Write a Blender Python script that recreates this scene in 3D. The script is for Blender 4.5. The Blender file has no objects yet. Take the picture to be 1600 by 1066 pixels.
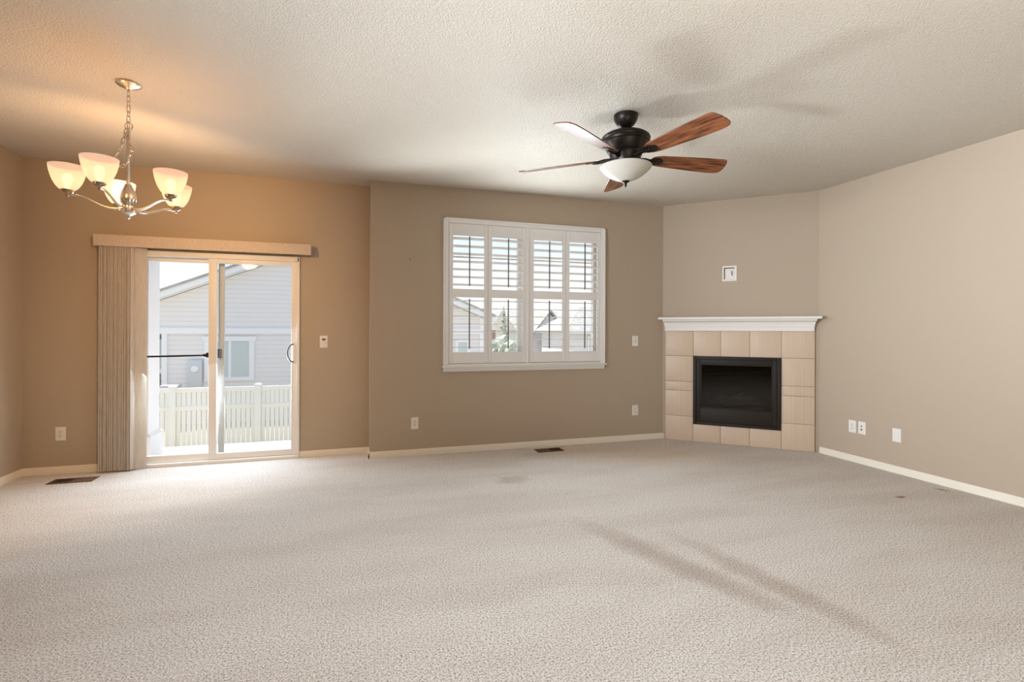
import bpy, bmesh, math, random
from mathutils import Vector, Matrix
random.seed(7)
PI = math.pi
S = bpy.context.scene
COL = S.collection

# ------------------------------------------------------------------ camera
cam = bpy.data.objects.new('camera', bpy.data.cameras.new('camera'))
COL.objects.link(cam)
cam.data.sensor_width = 36.0
cam.data.lens = 778.0 * 36.0 / 1600.0
cam.data.shift_y = -15.9 / 1600.0
cam.data.clip_start = 0.02
cam.data.clip_end = 300
cam.matrix_world = (Matrix.Translation((0, 0, 1.261)) @ Matrix.Rotation(-math.radians(17.17), 4, 'Z')
                    @ Matrix.Rotation(PI / 2, 4, 'X') @ Matrix.Rotation(math.radians(0.205), 4, 'Z'))
S.camera = cam

# ------------------------------------------------------------------ view
S.view_settings.view_transform = 'Standard'
S.view_settings.look = 'None'
S.view_settings.gamma = 1.0
S.view_settings.use_curve_mapping = False
S.view_settings.exposure = 0.03
S.cycles.max_bounces = 10
S.cycles.diffuse_bounces = 6
S.cycles.transparent_max_bounces = 24
S.cycles.sample_clamp_indirect = 6.0
S.cycles.caustics_reflective = False
S.cycles.caustics_refractive = False

# ------------------------------------------------------------------ sky
W = bpy.data.worlds.new('sky'); S.world = W; W.use_nodes = True
nt = W.node_tree; nt.nodes.clear()
tc = nt.nodes.new('ShaderNodeTexCoord'); sx = nt.nodes.new('ShaderNodeSeparateXYZ')
rp = nt.nodes.new('ShaderNodeValToRGB'); bg = nt.nodes.new('ShaderNodeBackground'); wo = nt.nodes.new('ShaderNodeOutputWorld')
e = rp.color_ramp.elements
e[0].position = 0.0; e[0].color = (0.97, 0.97, 0.96, 1)
e[1].position = 1.0; e[1].color = (0.50, 0.68, 1.0, 1)
k = e.new(0.075); k.color = (0.97, 0.99, 1.0, 1)
k = e.new(0.16); k.color = (0.78, 0.89, 0.99, 1)
nt.links.new(tc.outputs['Generated'], sx.inputs[0]); nt.links.new(sx.outputs['Z'], rp.inputs[0])
nt.links.new(rp.outputs[0], bg.inputs[0]); nt.links.new(bg.outputs[0], wo.inputs[0])
bg.inputs[1].default_value = 1.12

# ------------------------------------------------------------------ sun, daylight and added fill lamps
def lamp(name, kind, loc, energy, color, direction=None, **kw):
    d = bpy.data.lights.new(name, kind); d.energy = energy; d.color = color
    for a, v in kw.items(): setattr(d, a, v)
    o = bpy.data.objects.new(name, d); COL.objects.link(o); o.location = loc
    if direction is not None:
        o.rotation_euler = Vector(direction).to_track_quat('-Z', 'Y').to_euler()
    return o
lamp('sun', 'SUN', (-10, -10, 20), 6.0, (1.0, 0.96, 0.9), (0.36, -0.14, -0.92), angle=math.radians(0.6))
# daylight thrown up from the sunlit patio, and sky light through the door and the shuttered window
lamp('patio_bounce', 'SPOT', (-1.75, 5.95, 0.30), 1000, (0.90, 0.96, 1.0), (3.6, -3.1, 2.15),
     spot_size=math.radians(54), spot_blend=1.0, shadow_soft_size=0.22)
lamp('patio_daylight', 'AREA', (-1.25, 5.285, 1.10), 40, (0.72, 0.88, 1.0), (0.15, -1, -0.30),
     shape='RECTANGLE', size=1.2, size_y=1.4)
lamp('window_daylight', 'AREA', (1.80, 4.95, 1.78), 32, (0.84, 0.94, 1.0), (0.0, -1, 0.12),
     shape='RECTANGLE', size=0.8, size_y=0.6)
# added fill lamps out of view: one down, one up, one from the left
lamp('rear_fill_down', 'AREA', (0.8, -0.2, 2.70), 16, (0.92, 0.95, 1.0), (0.0, 0.0, -1),
     shape='RECTANGLE', size=5.4, size_y=3.6, spread=math.radians(120))
lamp('rear_fill_up', 'AREA', (1.5, -0.6, 0.9), 58, (0.98, 0.97, 0.93), (0.10, 0.10, 1),
     shape='RECTANGLE', size=2.6, size_y=1.4, spread=math.radians(140))
lamp('side_fill', 'AREA', (-2.60, 1.3, 1.45), 90, (0.83, 0.91, 1.0), (1, 0.15, 0.06),
     shape='RECTANGLE', size=2.6, size_y=1.6, spread=math.radians(75))

# ------------------------------------------------------------------ materials
def mat(name, color, rough=0.6, metal=0.0, spec=0.3, **kw):
    m = bpy.data.materials.new(name); m.use_nodes = True
    b = m.node_tree.nodes['Principled BSDF']
    b.inputs['Base Color'].default_value = (*color, 1)
    b.inputs['Roughness'].default_value = rough
    b.inputs['Metallic'].default_value = metal
    b.inputs['Specular IOR Level'].default_value = spec
    for a, v in kw.items(): b.inputs[a.replace('_', ' ')].default_value = v
    return m
def nd(m, t, **kw):
    n = m.node_tree.nodes.new(t)
    for a, v in kw.items(): setattr(n, a, v)
    return n
def lk(m, a, b): m.node_tree.links.new(a, b)
def bsdf(m): return m.node_tree.nodes['Principled BSDF']
def position(m, scale=(1, 1, 1), obj=False):
    mp = nd(m, 'ShaderNodeMapping'); mp.inputs['Scale'].default_value = scale
    if obj: lk(m, nd(m, 'ShaderNodeTexCoord').outputs['Object'], mp.inputs[0])
    else: lk(m, nd(m, 'ShaderNodeNewGeometry').outputs['Position'], mp.inputs[0])
    return mp.outputs[0]
def noise(m, vec, scale, detail=3.0, rough=0.5):
    n = nd(m, 'ShaderNodeTexNoise'); n.inputs['Scale'].default_value = scale
    n.inputs['Detail'].default_value = detail; n.inputs['Roughness'].default_value = rough
    lk(m, vec, n.inputs['Vector']); return n.outputs['Fac']
def ramp(m, fac, stops):
    r = nd(m, 'ShaderNodeValToRGB'); el = r.color_ramp.elements
    el[0].position, el[0].color = stops[0][0], (*stops[0][1], 1)
    el[1].position, el[1].color = stops[-1][0], (*stops[-1][1], 1)
    for p, c in stops[1:-1]:
        q = el.new(p); q.color = (*c, 1)
    lk(m, fac, r.inputs[0]); return r.outputs[0]
def bump(m, h, strength, dist):
    b = nd(m, 'ShaderNodeBump'); b.inputs['Strength'].default_value = strength
    b.inputs['Distance'].default_value = dist
    lk(m, h, b.inputs['Height']); lk(m, b.outputs[0], bsdf(m).inputs['Normal'])
def mix(m, fac, a, b, mode='MIX'):
    x = nd(m, 'ShaderNodeMix', data_type='RGBA', blend_type=mode)
    if hasattr(fac, 'links') or hasattr(fac, 'is_output'): lk(m, fac, x.inputs[0])
    else: x.inputs[0].default_value = fac
    for v, s in ((a, x.inputs[6]), (b, x.inputs[7])):
        if hasattr(v, 'is_output'): lk(m, v, s)
        else: s.default_value = (*v, 1)
    return x.outputs[2]
def math_(m, op, a, b=0.0):
    x = nd(m, 'ShaderNodeMath', operation=op)
    for v, s in ((a, x.inputs[0]), (b, x.inputs[1])):
        if hasattr(v, 'is_output'): lk(m, v, s)
        else: s.default_value = v
    return x.outputs[0]

M = {}
def textured_paint(name, color, scale, strength, dist, rough=0.55):
    m = mat(name, color, rough, spec=0.25)
    p = position(m)
    h = ramp(m, noise(m, p, scale, 2.5, 0.55), [(0.38, (0, 0, 0)), (0.62, (1, 1, 1))])
    bump(m, h, strength, dist)
    return m
M['wall'] = textured_paint('taupe_wall_paint', (0.459, 0.373, 0.282), 95, 0.3, 0.0022)
M['ceiling'] = textured_paint('textured_ceiling_paint', (0.575, 0.52, 0.445), 105, 0.7, 0.0035, 0.5)
M['trim'] = mat('cream_trim_paint', (0.80, 0.73, 0.62), 0.4)
M['white'] = mat('white_painted_wood', (0.80, 0.765, 0.72), 0.4)
M['shutter'] = mat('shutter_white', (0.84, 0.825, 0.81), 0.42)
M['tilt'] = mat('backlit_tilt_rod', (0.16, 0.16, 0.165), 0.45)  # dark tone of the backlit rods is put into their colour
M['vinyl'] = mat('white_vinyl', (0.80, 0.77, 0.73), 0.4)
M['plate'] = mat('ivory_plastic', (0.80, 0.76, 0.70), 0.35, spec=0.5)
M['dark'] = mat('dark_slot', (0.02, 0.018, 0.016), 0.5)
M['grey_plastic'] = mat('grey_plastic', (0.16, 0.165, 0.165), 0.5)
M['grey_metal'] = mat('grey_aluminium', (0.52, 0.54, 0.54), 0.45)
M['bronze'] = mat('oil_rubbed_bronze', (0.020, 0.014, 0.010), 0.36, 0.6, 0.5)
M['nickel'] = mat('brushed_nickel', (0.72, 0.66, 0.59), 0.26, 1.0)
M['socket'] = mat('aged_nickel_cup', (0.45, 0.33, 0.22), 0.3, 1.0)
M['register'] = mat('brown_register_metal', (0.16, 0.085, 0.05), 0.45, 0.2)
M['blackbar'] = mat('dark_bar_metal', (0.03, 0.025, 0.025), 0.4, 0.5)

# carpet: cut pile, grey beige with darker flecks, broad traffic streaks and a few stains and tints
m = M['carpet'] = mat('carpet_pile', (0.5, 0.45, 0.4), 0.95, spec=0.05)
p = position(m)
g1 = noise(m, p, 118, 3, 0.75)
g2 = noise(m, p, 240, 2, 0.5)
tuft = math_(m, 'ADD', math_(m, 'MULTIPLY', g1, 0.65), math_(m, 'MULTIPLY', g2, 0.35))
c = ramp(m, tuft, [(0.39, (0.19, 0.145, 0.115)), (0.475, (0.62, 0.57, 0.525)), (0.585, (0.90, 0.865, 0.83))])
rot = nd(m, 'ShaderNodeMapping'); rot.inputs['Rotation'].default_value = (0, 0, math.radians(38)); rot.inputs['Scale'].default_value = (0.9, 3.2, 1)
lk(m, nd(m, 'ShaderNodeNewGeometry').outputs['Position'], rot.inputs[0])
broad = ramp(m, noise(m, rot.outputs[0], 0.9, 3, 0.55), [(0.36, (0.92, 0.90, 0.88)), (0.58, (1, 1, 1))])
c = mix(m, 1.0, c, broad, 'MULTIPLY')
def stain_or_tint(cx, cy, rx, ry, ang, col, amt, wob=9):
    """an irregular worn, soiled or tinted patch lying at a place on the carpet"""
    global c
    mp = nd(m, 'ShaderNodeMapping', vector_type='TEXTURE')
    mp.inputs['Location'].default_value = (cx, cy, 0); mp.inputs['Rotation'].default_value = (0, 0, math.radians(ang))
    mp.inputs['Scale'].default_value = (rx, ry, 1)
    lk(m, nd(m, 'ShaderNodeNewGeometry').outputs['Position'], mp.inputs[0])
    ln = nd(m, 'ShaderNodeVectorMath', operation='LENGTH'); lk(m, mp.outputs[0], ln.inputs[0])
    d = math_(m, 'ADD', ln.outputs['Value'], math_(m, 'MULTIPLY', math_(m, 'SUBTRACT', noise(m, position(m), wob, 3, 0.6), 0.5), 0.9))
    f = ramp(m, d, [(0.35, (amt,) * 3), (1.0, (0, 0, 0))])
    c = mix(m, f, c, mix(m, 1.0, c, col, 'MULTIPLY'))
stain_or_tint(3.97, 2.76, 0.055, 0.03, 0, (0.35, 0.25, 0.18), 0.9, 30)
stain_or_tint(4.47, 2.79, 0.06, 0.025, -70, (0.4, 0.28, 0.2), 0.8, 30)
stain_or_tint(1.25, 4.02, 0.20, 0.13, 10, (0.72, 0.70, 0.66), 0.8)
stain_or_tint(1.64, 2.35, 0.85, 0.13, -70, (0.70, 0.64, 0.60), 0.8, 4)
stain_or_tint(1.98, 2.05, 0.70, 0.11, -80, (0.72, 0.66, 0.62), 0.75, 4)
stain_or_tint(2.75, 4.55, 1.30, 0.60, -25, (0.97, 0.88, 0.76), 0.8, 2)  # broad warm tint on the carpet towards the fireplace
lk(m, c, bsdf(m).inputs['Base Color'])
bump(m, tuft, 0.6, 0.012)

# tile: linen look, vertical hair stripes
m = M['tile'] = mat('linen_tile', (0.62, 0.47, 0.35), 0.4, spec=0.4)
n1 = noise(m, position(m, (420, 1, 1.0), True), 1.0, 2, 0.6)
lk(m, ramp(m, n1, [(0.3, (0.55, 0.415, 0.30)), (0.7, (0.68, 0.53, 0.40))]), bsdf(m).inputs['Base Color'])
M['grout'] = mat('tile_grout', (0.25, 0.17, 0.12), 0.9)
M['firebox_black'] = mat('black_steel', (0.018, 0.012, 0.0068), 0.55, 0.0, 0.3)
M['firebox_inside'] = mat('sooty_lining', (0.07, 0.06, 0.05), 0.8)
M['log'] = mat('ceramic_log', (0.16, 0.13, 0.11), 0.9)

# fan blade wood
m = M['blade'] = mat('walnut_blade', (0.2, 0.07, 0.03), 0.22, spec=0.7)
p = position(m, (3.0, 26, 26), True)
f = noise(m, p, 1.6, 5, 0.65)
lk(m, ramp(m, f, [(0.34, (0.035, 0.013, 0.007)), (0.48, (0.14, 0.045, 0.018)), (0.64, (0.29, 0.10, 0.04))]), bsdf(m).inputs['Base Color'])
M['bowl'] = mat('alabaster_glass', (0.50, 0.465, 0.405), 0.25, spec=0.5)

# glass
def glass(name, gloss=0.06, tint=(1, 1, 1)):
    m = bpy.data.materials.new(name); m.use_nodes = True
    t = m.node_tree; t.nodes.clear()
    o = t.nodes.new('ShaderNodeOutputMaterial'); x = t.nodes.new('ShaderNodeMixShader')
    a = t.nodes.new('ShaderNodeBsdfTransparent'); a.inputs[0].default_value = (*tint, 1)
    b = t.nodes.new('ShaderNodeBsdfGlossy'); b.inputs['Roughness'].default_value = 0.02
    x.inputs[0].default_value = gloss
    t.links.new(a.outputs[0], x.inputs[1]); t.links.new(b.outputs[0], x.inputs[2]); t.links.new(x.outputs[0], o.inputs[0])
    return m
M['glass'] = glass('window_glass', 0.006)
M['fire_glass'] = glass('smoked_fire_glass', 0.035, (0.50, 0.46, 0.42))
M['screen'] = glass('insect_screen', 0.0, (0.93, 0.94, 0.95))
M['house_glass'] = mat('pale_house_glass', (0.55, 0.60, 0.60), 0.2, spec=0.6)

# frosted lamp shade: lets the bulb's light through
m = M['shade'] = bpy.data.materials.new('frosted_shade_glass'); m.use_nodes = True
t = m.node_tree; t.nodes.clear()
o_ = t.nodes.new('ShaderNodeOutputMaterial'); tr = t.nodes.new('ShaderNodeBsdfTranslucent'); tr.inputs[0].default_value = (0.055, 0.055, 0.12, 1)
tp = t.nodes.new('ShaderNodeBsdfTransparent'); tp.inputs[0].default_value = (1, 0.86, 0.66, 1)
em = t.nodes.new('ShaderNodeEmission'); em.inputs[0].default_value = (1.0, 0.65, 0.44, 1); em.inputs[1].default_value = 0.58
df = t.nodes.new('ShaderNodeBsdfDiffuse'); df.inputs[0].default_value = (0.5, 0.46, 0.4, 1)
x1 = t.nodes.new('ShaderNodeMixShader'); x1.inputs[0].default_value = 0.30
x2 = t.nodes.new('ShaderNodeMixShader'); x2.inputs[0].default_value = 0.38
ad = t.nodes.new('ShaderNodeAddShader')
t.links.new(tr.outputs[0], x1.inputs[1]); t.links.new(df.outputs[0], x1.inputs[2])
t.links.new(x1.outputs[0], x2.inputs[1]); t.links.new(tp.outputs[0], x2.inputs[2])
t.links.new(x2.outputs[0], ad.inputs[0]); t.links.new(em.outputs[0], ad.inputs[1]); t.links.new(ad.outputs[0], o_.inputs[0])
m = M['bulb'] = bpy.data.materials.new('lit_bulb'); m.use_nodes = True
t = m.node_tree; t.nodes.clear()
o_ = t.nodes.new('ShaderNodeOutputMaterial'); em = t.nodes.new('ShaderNodeEmission'); tp = t.nodes.new('ShaderNodeBsdfTransparent'); ad = t.nodes.new('ShaderNodeAddShader')
em.inputs[0].default_value = (1.0, 0.74, 0.47, 1); em.inputs[1].default_value = 0.7
t.links.new(em.outputs[0], ad.inputs[0]); t.links.new(tp.outputs[0], ad.inputs[1]); t.links.new(ad.outputs[0], o_.inputs[0])

# blind vanes: woven fabric, a little translucent
m = M['vane'] = mat('woven_vane_fabric', (0.66, 0.58, 0.50), 0.8, spec=0.15)
f = noise(m, position(m, (260, 260, 9)), 1.0, 2, 0.6)
lk(m, ramp(m, f, [(0.3, (0.60, 0.525, 0.46)), (0.7, (0.82, 0.745, 0.68))]), bsdf(m).inputs['Base Color'])
trn = nd(m, 'ShaderNodeBsdfTranslucent'); trn.inputs[0].default_value = (0.68, 0.68, 0.62, 1)
mx = nd(m, 'ShaderNodeMixShader'); mx.inputs[0].default_value = 0.35
out = m.node_tree.nodes['Material Output']
lk(m, bsdf(m).outputs[0], mx.inputs[1]); lk(m, trn.outputs[0], mx.inputs[2]); lk(m, mx.outputs[0], out.inputs[0])
m = M['valance'] = mat('valance_fabric', (0.62, 0.51, 0.42), 0.8, spec=0.15)
f = noise(m, position(m, (240, 240, 60)), 1.0, 2, 0.6)
lk(m, ramp(m, f, [(0.3, (0.54, 0.45, 0.37)), (0.7, (0.68, 0.57, 0.47))]), bsdf(m).inputs['Base Color'])

# outdoors
def siding(name, c1, c2, pitch):
    m = mat(name, c1, 0.8, spec=0.1)
    s = nd(m, 'ShaderNodeSeparateXYZ'); lk(m, position(m), s.inputs[0])
    fr = math_(m, 'FRACT', math_(m, 'DIVIDE', math_(m, 'ADD', s.outputs['Z'], 10.0), pitch))
    lk(m, ramp(m, fr, [(0.0, c2), (0.10, c2), (0.16, c1), (1.0, c1)]), bsdf(m).inputs['Base Color'])
    return m
M['siding'] = siding('grey_lap_siding', (0.78, 0.755, 0.75), (0.67, 0.645, 0.64), 0.142)
M['siding_far'] = siding('far_lap_siding', (0.74, 0.725, 0.74), (0.66, 0.645, 0.66), 0.2)
M['siding_pink'] = siding('pinkish_lap_siding', (0.62, 0.50, 0.46), (0.5, 0.41, 0.38), 0.2)
M['ext_white'] = mat('white_exterior_trim', (0.82, 0.82, 0.84), 0.7, spec=0.1)
M['fence'] = mat('cream_vinyl_fence', (0.88, 0.85, 0.775), 0.6, spec=0.15)
def speckle(name, c1, c2, sc, rough=0.9):
    m = mat(name, c1, rough, spec=0.1)
    lk(m, ramp(m, noise(m, position(m), sc, 4, 0.6), [(0.35, c1), (0.65, c2)]), bsdf(m).inputs['Base Color'])
    return m
M['roof'] = speckle('weathered_shingles', (0.36, 0.35, 0.325), (0.46, 0.445, 0.415), 3.0)
M['stone'] = speckle('stone_veneer', (0.22, 0.19, 0.17), (0.42, 0.38, 0.34), 4.0)
M['deck'] = speckle('pale_concrete', (0.74, 0.735, 0.72), (0.80, 0.795, 0.78), 6.0)
M['ground'] = speckle('dry_ground', (0.42, 0.38, 0.30), (0.55, 0.50, 0.40), 1.2)
M['leaf_dark'] = speckle('conifer_needles', (0.30, 0.33, 0.26), (0.50, 0.52, 0.44), 6.0)
M['leaf'] = speckle('shrub_leaves', (0.36, 0.39, 0.31), (0.55, 0.57, 0.49), 5.0)
M['bark'] = speckle('bark', (0.15, 0.11, 0.08), (0.22, 0.17, 0.13), 9.0)
M['meter_grey'] = mat('grey_utility_box', (0.60, 0.62, 0.63), 0.6)
M['bin'] = mat('lavender_grey_plastic', (0.52, 0.49, 0.56), 0.6)

# ------------------------------------------------------------------ mesh helpers
class MB:
    def __init__(s): s.bm = bmesh.new()
    def _add(s, verts, faces, mi=0):
        vs = [s.bm.verts.new(v) for v in verts]; out = []
        for f in faces:
            try:
                q = s.bm.faces.new([vs[i] for i in f]); q.material_index = mi; out.append(q)
            except ValueError: pass
        return vs, out
    def box(s, x0, x1, y0, y1, z0, z1, bev=0.0, mi=0, mtx=None):
        v = [(x, y, z) for z in (z0, z1) for y in (y0, y1) for x in (x0, x1)]
        f = [(0, 2, 3, 1), (4, 5, 7, 6), (0, 1, 5, 4), (2, 6, 7, 3), (0, 4, 6, 2), (1, 3, 7, 5)]
        vs, fs = s._add(v, f, mi)
        if bev > 0:
            ed = list({e for q in fs for e in q.edges})
            r = bmesh.ops.bevel(s.bm, geom=ed, offset=bev, segments=2, profile=0.6, affect='EDGES', clamp_overlap=True)
            for q in r['faces']: q.material_index = mi
            vs = list({v for q in fs if q.is_valid for v in q.verts} | set(r['verts']))
        if mtx is not None: bmesh.ops.transform(s.bm, matrix=mtx, verts=[v for v in vs if v.is_valid])
        return s
    def lathe(s, prof, n=32, c=(0, 0, 0), axis='Z', mi=0, cap=True):
        rings = []
        def P(r, h, a):
            u, v = r * math.cos(a), r * math.sin(a)
            q = {'Z': (u, v, h), 'Y': (u, h, v), 'X': (h, u, v)}[axis]
            return (q[0] + c[0], q[1] + c[1], q[2] + c[2])
        for r, h in prof:
            if r < 1e-6: rings.append([s.bm.verts.new(P(0, h, 0))])
            else: rings.append([s.bm.verts.new(P(r, h, 2 * PI * i / n)) for i in range(n)])
        for a, b in zip(rings, rings[1:]):
            for i in range(n):
                j = (i + 1) % n
                if len(a) == 1 and len(b) == 1: break
                if len(a) == 1: q = (a[0], b[j], b[i])
                elif len(b) == 1: q = (a[i], a[j], b[0])
                else: q = (a[i], a[j], b[j], b[i])
                s.bm.faces.new(q).material_index = mi
        if cap:
            for r in (rings[0], rings[-1]):
                if len(r) > 1: s.bm.faces.new(r).material_index = mi
        return s
    def tube(s, pts, rad, n=10, closed=False, mi=0):
        pts = [Vector(p) for p in pts]; N = len(pts); rings = []
        ref = None
        for i in range(N):
            if closed: t = pts[(i + 1) % N] - pts[i - 1]
            else: t = pts[min(i + 1, N - 1)] - pts[max(i - 1, 0)]
            t.normalize()
            if ref is None:
                ref = t.orthogonal().normalized()
            else:
                ref = (ref - t * ref.dot(t)).normalized()
            b = t.cross(ref)
            r = rad[i] if isinstance(rad, (list, tuple)) else rad
            rings.append([s.bm.verts.new(pts[i] + (ref * math.cos(2 * PI * k / n) + b * math.sin(2 * PI * k / n)) * r) for k in range(n)])
        pairs = list(zip(rings, rings[1:])) + ([(rings[-1], rings[0])] if closed else [])
        for a, b in pairs:
            off = 0
            if closed and b is rings[0]:
                off = min(range(n), key=lambda o: (a[0].co - b[o].co).length)
            for k in range(n):
                s.bm.faces.new((a[k], a[(k + 1) % n], b[(k + 1 + off) % n], b[(k + off) % n])).material_index = mi
        if not closed:
            for r in (rings[0], rings[-1]): s.bm.faces.new(r).material_index = mi
        return s
    def prism(s, poly, a0, a1, plane='XY', mi=0):
        def P(u, v, w): return {'XY': (u, v, w), 'XZ': (u, w, v), 'YZ': (w, u, v)}[plane]
        n = len(poly)
        v = [P(u, w, a0) for u, w in poly] + [P(u, w, a1) for u, w in poly]
        f = [tuple(range(n)), tuple(range(n, 2 * n))] + [(i, (i + 1) % n, (i + 1) % n + n, i + n) for i in range(n)]
        s._add(v, f, mi); return s
    def loft(s, rings, mi=0):
        """closed rings of equal point count, capped"""
        vs = [[s.bm.verts.new(p) for p in r] for r in rings]; n = len(vs[0])
        for a, b in zip(vs, vs[1:]):
            for i in range(n): s.bm.faces.new((a[i], a[(i + 1) % n], b[(i + 1) % n], b[i])).material_index = mi
        s.bm.faces.new(vs[0]).material_index = mi; s.bm.faces.new(vs[-1]).material_index = mi
        return s
    def build(s, name, mats, parent=None, smooth=True):
        bmesh.ops.recalc_face_normals(s.bm, faces=s.bm.faces)
        me = bpy.data.meshes.new(name); s.bm.to_mesh(me); s.bm.free()
        for q in (mats if isinstance(mats, (list, tuple)) else [mats]): me.materials.append(q)
        if smooth:
            me.polygons.foreach_set('use_smooth', [True] * len(me.polygons))
            me.set_sharp_from_angle(angle=math.radians(32))
        o = bpy.data.objects.new(name, me); COL.objects.link(o)
        if parent: o.parent = parent
        return o
def tag(o, label, cat, group=None, kind=None):
    o['label'] = label; o['category'] = cat
    if group: o['group'] = group
    if kind: o['kind'] = kind
    return o
def thing(name, label, cat, loc=(0, 0, 0), rz=0.0, group=None, kind=None):
    o = bpy.data.objects.new(name, None); COL.objects.link(o); o.empty_display_size = 0.1
    o.location = loc; o.rotation_euler = (0, 0, rz)
    return tag(o, label, cat, group, kind)
def copy_tree(o, parent=None):
    c = o.copy(); COL.objects.link(c)
    if parent: c.parent = parent
    for ch in list(o.children): copy_tree(ch, c)
    return c
def struct(name, mb, m, label, cat): return tag(mb.build(name, m), label, cat, kind='structure')

# ------------------------------------------------------------------ room shell
H = 2.74
XL, XR, YM, YD, XJ = -2.75, 4.61, 5.09, 5.32, 0.11
BX, CY = 3.436, 4.034
DANG = math.atan2(CY - YM, XR - BX); DLEN = math.hypot(XR - BX, CY - YM)
DMAT = Matrix.Translation((BX, YM, 0)) @ Matrix.Rotation(DANG, 4, 'Z')   # local x along the corner wall, y into it

struct('floor', MB().box(XL - .15, XR + .15, -4.15, 5.46, -.12, 0), M['carpet'], 'grey beige cut pile carpet covering the whole floor', 'floor')
struct('ceiling', MB().box(XL - .15, XR + .15, -4.15, 5.78, H, H + .25), M['ceiling'], 'textured beige ceiling over the whole room', 'ceiling')
struct('wall_left', MB().box(XL - .15, XL, -4, 5.47, 0, H), M['wall'], 'taupe side wall at the far left edge', 'wall')
struct('wall_right', MB().box(XR, XR + .15, -4, 4.3, 0, H), M['wall'], 'pale taupe side wall at the right, beside the fireplace', 'wall')
struct('wall_front', MB().box(XL - .15, XR + .15, -4.15, -4, 0, H), M['wall'], 'taupe wall behind the viewer', 'wall')
# window wall with its opening
WX0, WX1, WZ0, WZ1 = 0.885, 2.605, 0.93, 2.385
mb = MB(); y0, y1 = YM, YM + .15
mb.box(XJ, WX0, y0, y1, 0, H); mb.box(WX1, 3.62, y0, y1, 0, H); mb.box(WX0, WX1, y0, y1, 0, WZ0); mb.box(WX0, WX1, y0, y1, WZ1, H)
struct('wall_back', mb, M['wall'], 'taupe wall holding the shuttered window', 'wall')
struct('wall_return', MB().box(XJ, XJ + .14, YM + .15, 5.47, 0, H), M['wall'], 'short taupe return wall between the dining recess and the window wall', 'wall')
DX0, DX1, DZ1 = -2.07, -0.555, 1.975
mb = MB()
mb.box(XL, DX0, YD, YD + .15, 0, H); mb.box(DX1, XJ + .05, YD, YD + .15, 0, H); mb.box(DX0, DX1, YD, YD + .15, DZ1, H)
struct('wall_dining', mb, M['wall'], 'warm lit wall around the sliding patio door', 'wall')
# 45 degree corner wall with the firebox opening
mb = MB(); F0, F1, FZ0, FZ1 = .36, 1.215, .22, .958
mb.box(-.06, F0, 0, .12, 0, H); mb.box(F1, DLEN + .06, 0, .12, 0, H); mb.box(F0, F1, 0, .12, 0, FZ0); mb.box(F0, F1, 0, .12, FZ1, H)
o = struct('wall_corner', mb, M['wall'], 'angled taupe corner wall above the fireplace', 'wall'); o.matrix_world = DMAT

# baseboards: small profile with a rounded top
def baseboard(name, p, q, label, inset=0.013, h=0.064):
    p, q = Vector((*p, 0)), Vector((*q, 0)); L = (q - p).length
    a = math.atan2(q.y - p.y, q.x - p.x)
    prof = [(0, 0), (-inset, 0), (-inset, h * .62), (-inset * .8, h * .70), (-inset * .75, h * .88), (-inset * .35, h), (0, h)]
    mb = MB().prism(prof, 0, L, 'YZ')
    o = struct(name, mb, M['trim'], label, 'baseboard')
    o.location = p; o.rotation_euler = (0, 0, a)
baseboard('baseboard_back', (XJ - .013, YM), (BX + .03, YM), 'cream baseboard under the shuttered window wall')
baseboard('baseboard_left', (XL, -4), (XL, YD), 'cream baseboard along the left wall')
baseboard('baseboard_dining', (XL, YD), (DX0 - .0, YD), 'short cream baseboard left of the patio door')
baseboard('baseboard_dining_right', (DX1, YD), (XJ, YD), 'short cream baseboard right of the patio door')
baseboard('baseboard_return', (XJ, YD), (XJ, YM - .013), 'tiny cream baseboard on the return wall')
baseboard('baseboard_right', (XR, CY - .02), (XR, -4), 'cream baseboard along the right wall')

# ------------------------------------------------------------------ window and shutters
win = thing('window_1', 'white framed window behind the shutters in the taupe wall', 'window', (1.745, YM, 0.9), kind='structure')
def inw(mb, name, m): 
    o = mb.build(name, m, win); o.matrix_parent_inverse = Matrix.Translation((-1.745, -YM, -0.9)); return o
cx0, cx1, cz0, cz1 = .83, 2.662, .90, 2.42
mb = MB(); yf, yb = YM - .03, YM
for a in ((cx0, cx0 + .055, cz0, cz1), (cx1 - .055, cx1, cz0, cz1), (cx0 + .055, cx1 - .055, cz1 - .052, cz1), (cx0 + .055, cx1 - .055, cz0, cz0 + .018)):
    mb.box(a[0], a[1], yf, yb, a[2], a[3], .005)
for a in ((cx0, cx0 + .016, cz0, cz1), (cx1 - .016, cx1, cz0, cz1), (cx0, cx1, cz1 - .016, cz1)):
    mb.box(a[0], a[1], yf - .008, yf + .004, a[2], a[3], .003)
mb.box(1.722, 1.768, yf + .002, YM + .02, cz0 + .018, cz1 - .05, .004)       # centre post
mb.box(1.7405, 1.7495, yf - .006, yf + .01, cz0 + .02, cz1 - .055, .002)
inw(mb, 'shutter_casing', M['shutter'])
inw(MB().box(cx0 - .012, cx1 + .018, YM - .055, YM, .883, .901, .004), 'sill', M['white'])
inw(MB().prism([(YM, .838), (YM - .018, .838), (YM - .036, .878), (YM - .036, .883), (YM, .883)], cx0 + .004, cx1 - .004, 'YZ'), 'apron', M['white'])
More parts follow.
